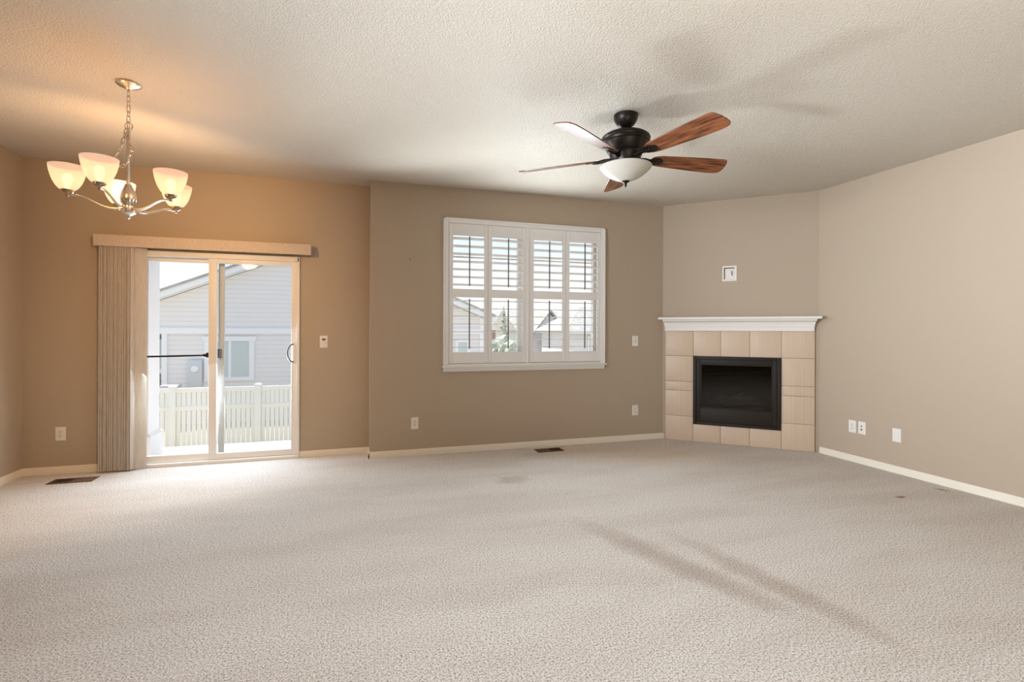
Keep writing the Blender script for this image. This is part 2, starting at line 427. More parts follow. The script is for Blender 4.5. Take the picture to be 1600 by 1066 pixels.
# reveal and vinyl sash
mb = MB(); ya, yb = YM + .085, YM + .145
for a in ((WX0, WX0 + .035, WZ0, WZ1), (WX1 - .035, WX1, WZ0, WZ1), (WX0, WX1, WZ0, WZ0 + .04), (WX0, WX1, WZ1 - .04, WZ1), (1.665, 1.745, WZ0, WZ1)):
    mb.box(a[0], a[1], ya, yb, a[2], a[3], .004)
for a in ((WX0 + .03, 1.67), (1.74, WX1 - .03)):
    mb.box(a[0], a[1], ya + .03, yb - .01, 2.035, 2.050)
inw(mb, 'sash_frame', M['vinyl'])
for a in ((WX0 + .03, 1.67), (1.74, WX1 - .03)):
    inw(MB().box(a[0], a[1], YM + .118, YM + .122, WZ0 + .035, WZ1 - .035), 'pane', M['glass'])

shut_names = ['white louvred shutter panel farthest left in the window, beside the bare taupe wall',
              'white louvred shutter panel second from left in the window, just left of the centre post',
              'white louvred shutter panel third from left in the window, just right of the centre post',
              'white louvred shutter panel farthest right in the window, nearest the fireplace']
def louver(depth, tilt, L):
    n = 12; poly = []
    for i in range(n):
        a = 2 * PI * i / n
        poly.append((depth / 2 * math.cos(a), .0042 * math.sin(a)))
    ct, st = math.cos(tilt), math.sin(tilt)
    return [(u * ct - v * st, u * st + v * ct) for u, v in poly]
panels = [(.888, 1.300), (1.302, 1.722), (1.768, 2.184), (2.186, 2.606)]
PZ0, PZ1 = .922, 2.366
for i, (xa, xb) in enumerate(panels):
    sh = thing('shutter_panel', shut_names[i], 'shutter', ((xa + xb) / 2, YM - .012, PZ0), group='shutter panels of the window')
    w2 = (xb - xa) / 2; yc = 0.0; t = .013
    ls, rs = .042, .040
    h = PZ1 - PZ0
    sh_m = M['shutter']
    MB().box(-w2, -w2 + ls, -t, t, 0, h, .004).build('stile', sh_m, sh)
    MB().box(w2 - rs, w2, -t, t, 0, h, .004).build('stile', sh_m, sh)
    for za, zb in ((0, 1.037 - PZ0), (1.607 - PZ0, 1.693 - PZ0), (2.246 - PZ0, h)):
        MB().box(-w2 + ls, w2 - rs, -t + .001, t - .001, za, zb, .003).build('rail', sh_m, sh)
    for zs, tilt in (([2.214 - .0797 * j - PZ0 for j in range(7)], math.radians(-9)), ([1.571 - .0805 * j - PZ0 for j in range(7)], math.radians(-3.5))):
        for z in zs:
            mb = MB().prism([(u, v + z) for u, v in louver(.086, tilt, 1)], -w2 + ls + .002, w2 - rs - .002, 'YZ')
            mb.build('louver', sh_m, sh)
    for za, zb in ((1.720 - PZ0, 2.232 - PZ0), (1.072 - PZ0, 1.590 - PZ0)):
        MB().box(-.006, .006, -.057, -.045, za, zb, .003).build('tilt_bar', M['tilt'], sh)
    sgn = 1 if i in (0, 2) else -1
    for z in (.16, h - .16): MB().box(-w2 - .001 if i % 2 == 0 else w2 - .007, -w2 + .007 if i % 2 == 0 else w2 + .001, -.018, -.012, z - .03, z + .03, .002).build('hinge', sh_m, sh)

# ------------------------------------------------------------------ sliding patio door
door = thing('door_1', 'white sliding glass patio door under the blind', 'door', (-1.31, YD, 0), kind='structure')
def ind(mb, name, m, par=None):
    o = mb.build(name, m, par or door)
    if par is None: o.matrix_parent_inverse = Matrix.Translation((1.31, -YD, 0))
    return o
y0, y1 = YD - .022, YD + .14
mb = MB()
mb.box(DX0, DX0 + .03, y0, y1, 0, DZ1, .004); mb.box(DX1 - .020, DX1 + .004, y0, y1, 0, DZ1, .004)
mb.box(DX0, DX1, y0, y1, DZ1 - .042, DZ1 + .004, .004)
ind(mb, 'door_frame', M['vinyl'])
mb = MB().box(DX0, DX1, y0 - .004, y1, 0, .030, .004)
for yy in (YD + .015, YD + .065, YD + .11): mb.box(DX0 + .03, DX1 - .02, yy, yy + .008, .03, .042)
ind(mb, 'threshold', M['vinyl'])
def sash(xa, xb, ya, yb, za, zb, sl, sr, rt, rb, name, bev=.005):
    mb = MB()
    mb.box(xa, xa + sl, ya, yb, za, zb, bev); mb.box(xb - sr, xb, ya, yb, za, zb, bev)
    mb.box(xa + sl - .004, xb - sr + .004, ya + .002, yb - .002, zb - rt, zb, bev); mb.box(xa + sl - .004, xb - sr + .004, ya + .002, yb - .002, za, za + rb, bev)
    return ind(mb, name, M['vinyl'])
fixed = sash(DX0 + .03, -1.30, YD + .06, YD + .10, .034, DZ1 - .035, .05, .045, .045, .055, 'outer_panel')
slide = sash(-1.347, DX1 - .018, YD + .004, YD + .046, .032, DZ1 - .036, .068, .056, .046, .058, 'sliding_panel')
MB().box(DX0 + .07, -1.34, YD + .078, YD + .083, .08, DZ1 - .07).build('pane', M['glass'], fixed)
MB().box(-1.29, DX1 - .065, YD + .022, YD + .027, .08, DZ1 - .07).build('pane', M['glass'], slide)
# bow handle on the right stile
hx, hz = -.607, 1.035
pts = [(hx - .052 * math.sin(a), YD - .006 - .028 * math.sin(a), hz + .088 * math.cos(a)) for a in [PI * i / 18 for i in range(19)]]
hd = MB().tube(pts, .0075, 10).build('handle', M['grey_plastic'], slide); hd['label'] = 'curved grey pull handle'
MB().box(hx - .008, hx + .020, YD - .006, YD + .006, hz - .10, hz + .10, .004).build('handle_plate', M['vinyl'], slide)
# screen door parked outside with its grey stile and latch
mb = MB(); ya, yb = YD + .112, YD + .132
mb.box(-1.29, -1.238, ya, yb, .04, DZ1 - .03, .004); mb.box(DX1 - .05, DX1 - .02, ya, yb, .04, DZ1 - .03, .004)
mb.box(-1.25, DX1 - .03, ya + .002, yb - .002, .04, .075, .003); mb.box(-1.25, DX1 - .03, ya + .002, yb - .002, DZ1 - .075, DZ1 - .03, .003)
scr = ind(mb, 'screen_frame', M['grey_metal'])
MB().box(-1.245, DX1 - .045, ya + .009, ya + .0105, .07, DZ1 - .07).build('screen_mesh', M['screen'], scr)
lt = MB().box(-1.308, -1.258, YD + .096, YD + .116, .985, 1.075, .008).build('latch', M['grey_plastic'], scr); lt['label'] = 'dark grey latch'
# dark security bar across the left panel
mb = MB().tube([(DX0 + .06, YD + .03, 1.010), (-1.365, YD + .03, 1.018)], .0085, 10)
mb.lathe([(.013, 0), (.015, .004), (.015, .018), (.013, .022)], 14, (-1.395, YD + .03, 1.018), 'X')
mb.box(-1.372, -1.340, YD + .02, YD + .046, .998, 1.044, .004)
sb = ind(mb, 'security_bar', M['blackbar']); sb['label'] = 'dark horizontal security bar'

# ------------------------------------------------------------------ vertical blind
vb = thing('vertical_blind', 'beige vertical blind drawn to the left side of the patio door', 'blind', (-1.32, YD, 0))
def invb(mb, name, m): 
    o = mb.build(name, m, vb); o.matrix_parent_inverse = Matrix.Translation((1.32, -YD, 0)); return o
mb = MB()
mb.box(-2.205, -.442, YD - .110, YD - .100, 1.992, 2.094, .003)
mb.box(-2.205, -2.195, YD - .102, YD - .001, 1.992, 2.094, .003); mb.box(-.452, -.442, YD - .102, YD - .001, 1.992, 2.094, .003)
mb.box(-2.197, -.450, YD - .102, YD - .001, 2.084, 2.093)
invb(mb, 'valance', M['valance'])
invb(MB().box(-2.18, -.47, YD - .075, YD - .035, 2.035, 2.080, .004), 'headrail', M['grey_metal'])
nv = 17
for i in range(nv):
    x = -2.150 + i * .0158
    ang = -math.radians(68 + random.uniform(-9, 9)) if i < nv - 1 else -math.radians(22)
    if i == nv - 1: x += .030
    # a vane is a slightly curved strip about its hanging point
    n = 6; pf = []; pb = []
    for j in range(n + 1):
        u = (j / n - .5) * .089; s_ = .004 * (1 - (2 * j / n - 1) ** 2)
        pf.append((u, s_)); pb.append((u, s_ + .0012))
    poly = pf + pb[::-1]
    ca, sa = math.cos(ang), math.sin(ang)
    poly = [(x + u * ca - v * sa, YD - .055 - (u * sa + v * ca)) for u, v in poly]
    mb = MB().prism(poly, .012, 2.012, 'XY')
    mb.box(x - .004, x + .004, YD - .059, YD - .051, 2.010, 2.038)
    invb(mb, 'vane', M['vane'])
mb = MB().tube([(-2.176, YD - .020, 2.04), (-2.180, YD - .016, 1.6), (-2.176, YD - .016, .95)], .0012, 6)
invb(mb, 'cord', M['trim'])
for z in (1.085, .80):
    invb(MB().box(-2.184, -2.172, YD - .022, YD - .008, z - .022, z + .022, .003), 'cord_clip', M['plate'])
invb(MB().lathe([(0, 0), (.010, .001), (.013, .008), (.010, .018), (0, .020)], 14, (-2.178, YD - .022, 1.425), 'Y'), 'cord_tensioner', M['bronze'])

# ------------------------------------------------------------------ fireplace
def diag_thing(name, label, cat, x, z=0):
    o = thing(name, label, cat); o.matrix_world = DMAT @ Matrix.Translation((x, 0, z)); return o
# tile surround: every tile a raised slab on the grout bed
mb = MB(); T = .026
x0, xa, xb, x1 = .038, .342, 1.233, 1.541
zt, zr = 1.2675, .980
mb.box(x0 + .002, xa, -T + .004, -.0012, 0, zt, 0, 1); mb.box(xb, x1 - .002, -T + .004, -.0012, 0, zt, 0, 1)
mb.box(xa, xb, -T + .004, -.0012, zr, zt, 0, 1); mb.box(xa, xb, -T + .004, -.0012, 0, .203, 0, 1)
tiles = []
cols = [x0, xa, .632, .927, xb, x1]
for a, b in zip(cols, cols[1:]): tiles.append((a, b, zr, zt))
for a, b in zip(cols[1:4], cols[2:5]): tiles.append((a, b, 0, .201))
for a, b in ((x0, xa), (xb, x1)):
    for za, zb in ((0, .285), (.285, .579), (.579, .684), (.684, zr)): tiles.append((a, b, za, zb))
g = .0022
for a, b, za, zb in tiles: mb.box(a + (g if a != x0 else 0), b - (g if b != x1 else 0), -T, -.0015, za + g, zb - g, .0012, 0)
o = mb.build('tile_surround', [M['tile'], M['grout']]); o.matrix_world = DMAT
tag(o, 'beige linen striped tile surround around the corner fireplace', 'tile surround')
# mantel
mt = diag_thing('mantel', 'white moulded mantel shelf above the fireplace tiles', 'mantel', .79, 1.27)
xl, xr = -.031 - .79, 1.589 - .79
fp = [(.018 - .79, -.003), (xl, -.05), (xl, -.172), (xr, -.172), (xr, -.05), (1.562 - .79, -.003)]
def ringz(poly, z): return [(u, v, z) for u, v in poly]
def shrink(poly, d): return [(u + (d if u < 0 else -d), v + (d if v < -.1 else 0)) for u, v in poly]
MB().loft([ringz(shrink(fp, .004), .126), ringz(fp, .130), ringz(fp, .147), ringz(shrink(fp, .005), .153)]).build('shelf', M['white'], mt)
def rect(in_, dep): return [(.03 - .79 - in_, -.002), (.03 - .79 - in_, -dep), (1.534 - .79 + in_, -dep), (1.534 - .79 + in_, -.002)]
prof = [(0, .045, -.002), (0, .045, .044), (.004, .054, .046), (.004, .054, .074), (.010, .066, .076), (.010, .066, .090), (.013, .080, .100), (.016, .100, .106), (.018, .112, .108), (.018, .116, .126)]
MB().loft([ringz(rect(a, b), z) for a, b, z in prof]).build('moulding', M['white'], mt)
# firebox insert
fb = diag_thing('fireplace_insert', 'black gas fireplace insert with a glass front set in the tiles', 'fireplace', .787, .2)
ox = .787; oz = .2
def bx(mb, a, b, c, d, e, f, bev=0): return mb.box(a - ox, b - ox, c, d, e - oz, f - oz, bev)
mb = MB(); xa, xb, za, zb = .343, 1.232, .203, .979
for (a, b, c_, d) in ((xa, xa + .034, za, zb), (xb - .034, xb, za, zb), (xa + .034, xb - .034, zb - .034, zb), (xa + .034, xb - .034, za, za + .03)):
    bx(mb, a, b, -.040, -.004, c_, d, .004)
mb.build('outer_frame', M['firebox_black'], fb)
mb = MB(); xa, xb, za, zb = .377, 1.198, .233, .945
for (a, b, c_, d) in ((xa, xa + .042, za, zb), (xb - .042, xb, za, zb), (xa + .042, xb - .042, zb - .05, zb), (xa + .042, xb - .042, za, za + .155)):
    bx(mb, a, b, -.026, -.002, c_, d, .004)
for (a, b, c_, d) in ((xa + .042, xa + .056, za + .155, zb - .05), (xb - .056, xb - .042, za + .155, zb - .05), (xa + .056, xb - .056, zb - .064, zb - .05), (xa + .056, xb - .056, za + .155, za + .169)):
    bx(mb, a, b, -.018, .004, c_, d, .003)
mb.build('door_frame', M['firebox_black'], fb)
bx(MB(), xa + .045, xb - .045, -.008, -.004, za + .157, zb - .052).build('glass_front', M['fire_glass'], fb)
mb = MB()
bx(mb, .375, .390, .0, .34, .235, .945); bx(mb, 1.185, 1.20, .0, .34, .235, .945); bx(mb, .39, 1.185, .33, .345, .235, .945)
bx(mb, .39, 1.185, .0, .33, .235, .25); bx(mb, .39, 1.185, .0, .33, .93, .945)
mb.build('firebox', M['firebox_inside'], fb)
bx(MB(), .47, 1.10, .08, .26, .25, .40, .02).build('burner', M['firebox_inside'], fb)
for (p, q, r) in (((.50, .14, .43), (1.06, .16, .45), .038), ((.56, .22, .47), (.98, .12, .52), .032), ((.66, .10, .45), (.86, .24, .56), .026)):
    n = 7; pts = [Vector(p).lerp(Vector(q), i / n) + Vector((0, random.uniform(-.006, .006), random.uniform(-.006, .006))) for i in range(n + 1)]
    MB().tube([(v.x - ox, v.y, v.z - oz) for v in pts], [r * random.uniform(.85, 1.1) for _ in pts], 10).build('log', M['log'], fb)
# recessed media box above the mantel
jb = diag_thing('media_box', 'recessed white cable and power box on the wall above the mantel', 'wall box', .72, 1.9125)
mb = MB(); w, hh = .074, .0855
for a in ((-w, -w + .017, -hh, hh), (w - .017, w, -hh, hh), (-w + .017, w - .017, hh - .020, hh), (-w + .017, w - .017, -hh, -hh + .020)):
    mb.box(a[0], a[1], -.006, .0, a[2], a[3], .002)
mb.build('frame', M['plate'], jb)
mb = MB()
mb.box(-w + .014, w - .014, -.0008, 0, -hh + .017, hh - .017)
mb.build('back_plate', M['plate'], jb)
mb = MB().box(-w + .017, -w + .027, -.0022, -.0008, -hh + .02, hh - .02); mb.box(-w + .017, w - .025, -.0022, -.0008, hh - .031, hh - .021)
mb.build('recess_shade', M['dark'], jb)  # shade along the recess edges, put in as thin dark strips
mb = MB().box(.006, .046, -.0045, -.0006, -.040, .040, .003)
ot = mb.build('receptacle', M['plate'], jb)
MB().box(.018, .030, -.0052, -.004, -.026, .026, .002).build('slot', M['grey_plastic'], ot)

# ------------------------------------------------------------------ wall plates
def plate(name, label, cat, loc, rz, style, group=None):
    o = thing(name, label, cat, loc, rz, group)
    w, h = .037, .060
    mb = MB(); mb.loft([[(-w, 0, -h), (w, 0, -h), (w, 0, h), (-w, 0, h)], [(-w, -.003, -h), (w, -.003, -h), (w, -.003, h), (-w, -.003, h)],
                        [(-w + .004, -.006, -h + .004), (w - .004, -.006, -h + .004), (w - .004, -.006, h - .004), (-w + .004, -.006, h - .004)]])
    mb.build('cover_plate', M['plate'], o)
    if style == 'outlet':
        for s in (-1, 1):
            r = MB(); n = 20; pl = []
            for i in range(n):
                a = 2 * PI * i / n; pl.append((.0165 * math.cos(a), max(-.0125, min(.0125, .0165 * math.sin(a))) + s * .0195))
            r.prism(pl, -.0085, -.005, 'XZ'); ro = r.build('receptacle', M['plate'], o)
            q = MB(); z = s * .0195
            q.box(-.0085, -.0055, -.0092, -.008, z - .002, z + .008); q.box(.0055, .0085, -.0092, -.008, z - .002, z + .007)
            q.lathe([(.003, -.0092), (.003, -.008)], 10, (0, 0, z - .0075), 'Y')
            q.build('slots', M['dark'], ro)
        MB().lathe([(.0028, -.0068), (.0028, -.005)], 10, (0, 0, 0), 'Y').build('screw', M['nickel'], o)
    elif style == 'switch':
        MB().box(-.0055, .0055, -.0066, -.005, -.012, .012).build('toggle_slot', M['grey_plastic'], o)
        MB().prism([(-.005, -.009), (-.016, .003), (-.016, .008), (-.005, .009)], -.004, .004, 'YZ').build('toggle', M['plate'], o)
        for s in (-1, 1): MB().lathe([(.0028, -.0068), (.0028, -.005)], 10, (0, 0, s * .03), 'Y').build('screw', M['nickel'], o)
    elif style == 'sensor':
        MB().box(-.024, .024, -.008, -.005, -.045, .045, .0015).build('insert', M['plate'], o)
        s_ = MB(); s_.lathe([(.0085, -.0105), (.0085, -.007)], 14, (-.0085, 0, .022), 'Y'); s_.lathe([(.0085, -.0105), (.0085, -.007)], 14, (.0085, 0, .022), 'Y')
        s_.build('dark_sensor', M['dark'], o)
        MB().lathe([(.003, -.0088), (.003, -.0075)], 10, (0, 0, .006), 'Y').build('indicator', M['grey_plastic'], o)
    elif style == 'jacks':
        MB().box(-.0165, .0165, -.0075, -.005, -.034, .034, .001).build('insert', M['plate'], o)
        for z, r in ((.017, .0072), (-.015, .0092)): MB().lathe([(r, -.0105), (r, -.007)], 14, (0, 0, z), 'Y').build('jack', M['grey_plastic'], o)
    elif style == 'decora':
        MB().box(-.0165, .0165, -.0085, -.005, -.034, .034, .0015).build('insert', M['plate'], o)
    return o
grp = 'duplex outlets of the room'
plate('outlet_cover', 'duplex outlet low on the wall left of the patio door blind', 'outlet', (-2.48, YD, .347), 0, 'outlet', grp)
plate('outlet_cover', 'duplex outlet low on the bare wall left of the shuttered window', 'outlet', (.549, YM, .325), 0, 'outlet', grp)
plate('outlet_cover', 'duplex outlet low on the wall right of the shuttered window, below the switch', 'outlet', (3.069, YM, .347), 0, 'outlet', grp)
plate('outlet_cover', 'duplex outlet on the right wall, next to the two jack plate', 'outlet', (XR, 3.659, .341), -PI / 2, 'outlet', grp)
plate('light_switch', 'light switch on the wall between the shuttered window and the mantel', 'switch', (3.067, YM, 1.149), 0, 'switch')
plate('wall_sensor', 'white wall plate with a dark sensor, right of the patio door', 'wall plate', (-.328, YD, 1.146), 0, 'sensor')
plate('jack_plate', 'white plate with two dark jacks low on the right wall', 'wall plate', (XR, 3.562, .343), -PI / 2, 'jacks')
plate('blank_plate', 'plain white wall plate standing alone low on the right wall', 'wall plate', (XR, 3.240, .338), -PI / 2, 'decora')
o = MB().lathe([(.0, -.006), (.005, -.005), (.005, -.002), (.002, 0)], 12, (.498, YM, 1.979), 'Y').build('nail', M['dark'])
tag(o, 'small dark nail in the wall left of the shuttered window', 'nail')

# ------------------------------------------------------------------ floor registers
def register(name, label, x0, x1, y0, y1):
    o = thing(name, label, 'floor vent', ((x0 + x1) / 2, (y0 + y1) / 2, 0), group='floor vents')
    a, b = (x1 - x0) / 2, (y1 - y0) / 2
    mb = MB(); f = .014
    for r in ((-a, a, -b, -b + f), (-a, a, b - f, b), (-a, -a + f, -b + f, b - f), (a - f, a, -b + f, b - f), (-.006, .006, -b + f, b - f)):
        mb.box(r[0], r[1], r[2], r[3], 0.0, .007, .002)
    mb.build('frame', M['register'], o)
    MB().box(-a + f, a - f, -b + f, b - f, .0, .0012).build('duct_opening', M['dark'], o)
    n = 13
    for half in (-1, 1):
        for i in range(n):
            x = half * (.010 + (a - f - .012) * (i + .5) / n)
            s_ = MB(); s_.box(-.0045, .0045, -b + f, b - f, -.0006, .0006, mtx=Matrix.Translation((x, 0, .0042)) @ Matrix.Rotation(half * math.radians(38), 4, 'Y'))
            s_.build('louver', M['register'], o)
register('floor_vent', 'brown floor vent in the carpet at the left, by the patio door blind', -2.415, -2.105, 4.965, 5.105)
register('floor_vent', 'brown floor vent in the carpet under the shuttered window', 1.785, 2.075, 4.838, 4.976)

# ------------------------------------------------------------------ chandelier
CX, CYY = -1.325, 3.546
ch = thing('chandelier', 'five light brushed nickel chandelier hanging over the dining area', 'chandelier', (CX, CYY, 1.925))
Z0 = 1.925
def zc(l): return [(r, z - Z0) for r, z in l]
MB().lathe(zc([(0, 2.704), (.012, 2.704), (.022, 2.712), (.052, 2.722), (.064, 2.731), (.066, 2.7395), (0, 2.7395)]), 40).build('canopy', M['nickel'], ch)
MB().tube([(.006 * math.cos(a), 0, 2.698 - Z0 + .006 * math.sin(a)) for a in [2 * PI * i / 12 for i in range(12)]], .002, 8, True).build('canopy_loop', M['nickel'], ch)
def link(c, t, up, l=.040, w=.0165, r=.0026):
    t = Vector(t).normalized(); u = Vector(up); u = (u - t * u.dot(t)).normalized()
    pts = []
    n = 16
    for i in range(n):
        a = 2 * PI * i / n
        q = Vector((math.cos(a), math.sin(a))); st = l / 2 - w / 2
        px = q.x * w / 2 + (st if q.x > 0.01 else -st if q.x < -.01 else 0); py = q.y * w / 2
        pts.append(Vector(c) + t * px + u * py)
    return MB().tube(pts, r, 6, True)
z = 2.690 - Z0; i = 0
while z > 2.50 - Z0:
    link((0, 0, z - .012), (0, 0, 1), (1, 0, 0) if i % 2 else (.3, 1, 0)).build('chain_link', M['nickel'], ch); z -= .031; i += 1
# big loop at the top of the stem
MB().tube([(.019 * math.cos(a), .004 * math.sin(a), 2.487 - Z0 + .022 * math.sin(a)) for a in [2 * PI * k / 24 for k in range(24)]], .0026, 8, True).build('stem_loop', M['nickel'], ch)
# slack chain hung in a swag beside the stem
ctrl = [(-.012, -.01, 2.478), (-.026, -.014, 2.44), (-.036, -.016, 2.40), (-.048, -.018, 2.36), (-.066, -.02, 2.325), (-.084, -.02, 2.29), (-.083, -.02, 2.262), (-.062, -.02, 2.240), (-.036, -.02, 2.240), (-.012, -.02, 2.262), (.010, -.02, 2.305), (.008, -.018, 2.345), (-.006, -.016, 2.385), (-.014, -.014, 2.43), (.006, -.01, 2.475)]
pts = [Vector(((x + .014) * .9554, y - (x + .014) * .2952, z_ - Z0)) for x, y, z_ in ctrl]
path = []
for a, b in zip(pts, pts[1:]):
    for s_ in range(12): path.append(a.lerp(b, s_ / 12))
acc = 0.0; last = path[0]; cnt = 0
for q in path[1:]:
    acc += (q - last).length; 
    if acc >= .030:
        k_ = path.index(q); t_ = path[min(k_ + 4, len(path) - 1)] - path[max(k_ - 4, 0)]
        link(q, t_, (0, 1, .1) if cnt % 2 else t_.orthogonal().cross(Vector((0, 1, .1)))if False else (Vector((0, 1, 0)).cross(t_) if not cnt % 2 else (0, 1, .1))).build('chain_link', M['nickel'], ch)
        acc = 0; cnt += 1
    last = q
MB().lathe(zc([(0, 2.466), (.006, 2.466), (.0105, 2.455), (.0105, 2.13), (0, 2.13)]), 20).build('stem', M['nickel'], ch)
MB().lathe(zc([(0, 2.135), (.017, 2.135), (.020, 2.128), (.014, 2.120), (.018, 2.112), (.024, 2.100), (.034, 2.070), (.037, 2.050), (.034, 2.028), (.022, 2.010), (.020, 2.004), (0, 2.004)]), 32).build('vase', M['nickel'], ch)
for i in range(6):
    a = 2 * PI * i / 6
    prof = [(.016, 2.125), (.026, 2.105), (.037, 2.075), (.041, 2.050), (.037, 2.025), (.024, 2.006)]
    MB().tube([(r * math.cos(a), r * math.sin(a), q - Z0) for r, q in prof], .0035, 8).build('vase_rib', M['nickel'], ch)
MB().lathe(zc([(0, 2.006), (.024, 2.006), (.026, 2.000), (.026, 1.982), (.036, 1.976), (.040, 1.970), (.038, 1.962), (.024, 1.952), (.012, 1.946), (.009, 1.940), (.011, 1.934), (.007, 1.927), (0, 1.925)]), 32).build('hub', M['nickel'], ch)
shade_prof = [(.028, 0), (.040, .008), (.052, .022), (.065, .046), (.075, .074), (.082, .102), (.086, .128), (.087, .138)]
lamp('dining_wall_fill', 'SPOT', (CX, CYY + .10, 2.13), 66, (1.0, 0.60, 0.28), (-0.45, 1, -0.30),
     spot_size=math.radians(168), spot_blend=0.6, shadow_soft_size=0.10)  # added spot beside the stem, warms and brightens the dining wall
for kk in range(5):
    a = math.radians(48 + 72 * kk); R_ = .28; ca, sa = math.cos(a), math.sin(a)
    prof = [(.024, 1.990), (.06, 1.982), (.10, 1.984), (.14, 1.998), (.18, 2.018), (.215, 2.031), (.25, 2.036), (.283, 2.033)]
    # smooth the arm
    P_ = [Vector((r, q)) for r, q in prof]; pp = []
    for i in range(len(P_) - 1):
        p0, p1, p2, p3 = P_[max(i - 1, 0)], P_[i], P_[i + 1], P_[min(i + 2, len(P_) - 1)]
        for s_ in range(5):
            u = s_ / 5
            pp.append(.5 * ((2 * p1) + (p2 - p0) * u + (2 * p0 - 5 * p1 + 4 * p2 - p3) * u * u + (3 * p1 - p0 - 3 * p2 + p3) * u ** 3))
    pp.append(P_[-1])
    arm = MB().tube([(v.x * ca, v.x * sa, v.y - Z0) for v in pp], .0062, 10).build('arm', M['nickel'], ch)
    c_ = (R_ * ca, R_ * sa, 0)
    MB().lathe([(r, q - Z0) for r, q in [(0, 2.020), (.006, 2.021), (.008, 2.028), (.007, 2.034), (.014, 2.038), (.026, 2.046), (.031, 2.056), (.031, 2.064), (.029, 2.066), (0, 2.066)]], 24, c_).build('socket_cup', M['socket'], arm)
    zb_ = 2.060 - Z0
    sh = MB().lathe([(r, q + zb_) for r, q in shade_prof], 40, c_, cap=False).build('lamp_shade', M['shade'], ch)
    MB().lathe([(r, q + zb_) for r, q in [(.0, .005), (.012, .006), (.013, .025), (.020, .045), (.025, .065), (.022, .082), (.012, .094), (0, .098)]], 16, c_).build('bulb', M['bulb'], sh)
    lamp('chandelier_light', 'POINT', (CX + R_ * ca, CYY + R_ * sa, 1.925 + zb_ + .085), 2.8, (1.0, 0.45, 0.08), shadow_soft_size=.018)

# ------------------------------------------------------------------ ceiling fan
FX, FY, FZ = 1.745, 3.027, 2.24
fan = thing('ceiling_fan', 'five blade bronze ceiling fan with a frosted bowl light', 'ceiling fan', (FX, FY, FZ))
def zf(l): return [(r, z - FZ) for r, z in l]
MB().lathe(zf([(0, 2.648), (.022, 2.650), (.034, 2.654), (.058, 2.672), (.076, 2.700), (.081, 2.715), (.081, 2.739), (0, 2.739)]), 40).build('canopy', M['bronze'], fan)
MB().lathe(zf([(0, 2.66), (.0135, 2.66), (.0135, 2.622), (.024, 2.618), (.026, 2.606), (0, 2.606)]), 20).build('downrod', M['bronze'], fan)
MB().lathe(zf([(0, 2.610), (.05, 2.610), (.10, 2.607), (.142, 2.600), (.161, 2.586), (.166, 2.572), (.160, 2.562), (.163, 2.558), (.160, 2.546), (.152, 2.541), (.149, 2.534), (.136, 2.510), (.120, 2.484), (.112, 2.478), (.108, 2.460), (.096, 2.440), (.088, 2.420), (.084, 2.400), (0, 2.400)]), 48).build('motor_housing', M['bronze'], fan)
MB().lathe(zf([(0, 2.404), (.080, 2.404), (.100, 2.397), (.150, 2.391), (.153, 2.380), (0, 2.380)]), 40).build('light_fitter', M['bronze'], fan)
bowl_p = [(0, 2.430), (.165, 2.430), (.174, 2.428), (.176, 2.421), (.170, 2.412), (.160, 2.396), (.142, 2.372), (.116, 2.344), (.084, 2.318), (.052, 2.300), (.024, 2.290), (0, 2.287)]
MB().lathe(zf([(r, 2.285 + (q - 2.287) * .72) for r, q in bowl_p]), 48).build('bowl', M['bowl'], fan)
MB().lathe(zf([(0, 2.296), (.020, 2.296), (.028, 2.290), (.026, 2.284), (.014, 2.276), (.007, 2.268), (.009, 2.262), (.008, 2.256), (.004, 2.248), (0, 2.242)]), 24).build('finial', M['bronze'], fan)
ri, ro = .185, .770
blade_mesh = None
def blade_outline():
    out = []
    def hw(x):                                   # half width along the blade
        t_ = (x - ri) / (ro - ri)
        return .052 + .030 * min(1, t_ / .75) ** .8
    for i in range(9):                           # rounded root
        a = PI / 2 + PI * i / 8
        out.append((ri + .045 + .045 * math.cos(a), .052 * math.sin(a)))
    for x in [.26, .34, .42, .50, .58, .64, .69]: out.append((x, -hw(x)))
    out += [(.715, -.083), (.733, -.079), (.745, -.070), (.757, -.045), (.766, -.012), (.770, .020), (.770, .045), (.765, .060), (.752, .072), (.730, .080), (.70, .083)]
    for x in [.64, .58, .50, .42, .34, .26]: out.append((x, hw(x)))
    return out
ol = blade_outline()
PITCH = math.radians(-15)
proto = None
for kk in range(5):
    a = math.radians(68 + 72 * kk)
    mtx = Matrix.Translation((0, 0, 2.445 - FZ)) @ Matrix.Rotation(a, 4, 'Z') @ Matrix.Rotation(PITCH, 4, 'X')
    if proto is None:
        mb = MB(); mb.loft([[(x, y * .985, -.0035) for x, y in ol], [(x, y, -.0025) for x, y in ol], [(x, y, .0025) for x, y in ol], [(x, y * .985, .0035) for x, y in ol]])
        bl = mb.build('blade', M['blade'], fan)
        mb = MB(); n = 24
        mb.prism([(.225 + .055 * math.cos(2 * PI * i / n), .036 * math.sin(2 * PI * i / n)) for i in range(n)], -.0085, -.0034, 'XY')
        mb.tube([(.080, 0, -.006), (.11, 0, -.002), (.15, 0, .000), (.19, 0, -.0065), (.23, 0, -.0075)], [.014, .014, .013, .012, .008], 10)
        ir = mb.build('blade_iron', M['bronze'], bl)
        for (x, y) in ((.205, .016), (.205, -.016), (.255, 0)):
            MB().lathe([(.004, -.0105), (.005, -.0085)], 10, (x, y, 0)).build('screw', M['bronze'], ir) if False else None
        proto = bl
    else:
        bl = copy_tree(proto, fan)
    bl.matrix_local = mtx

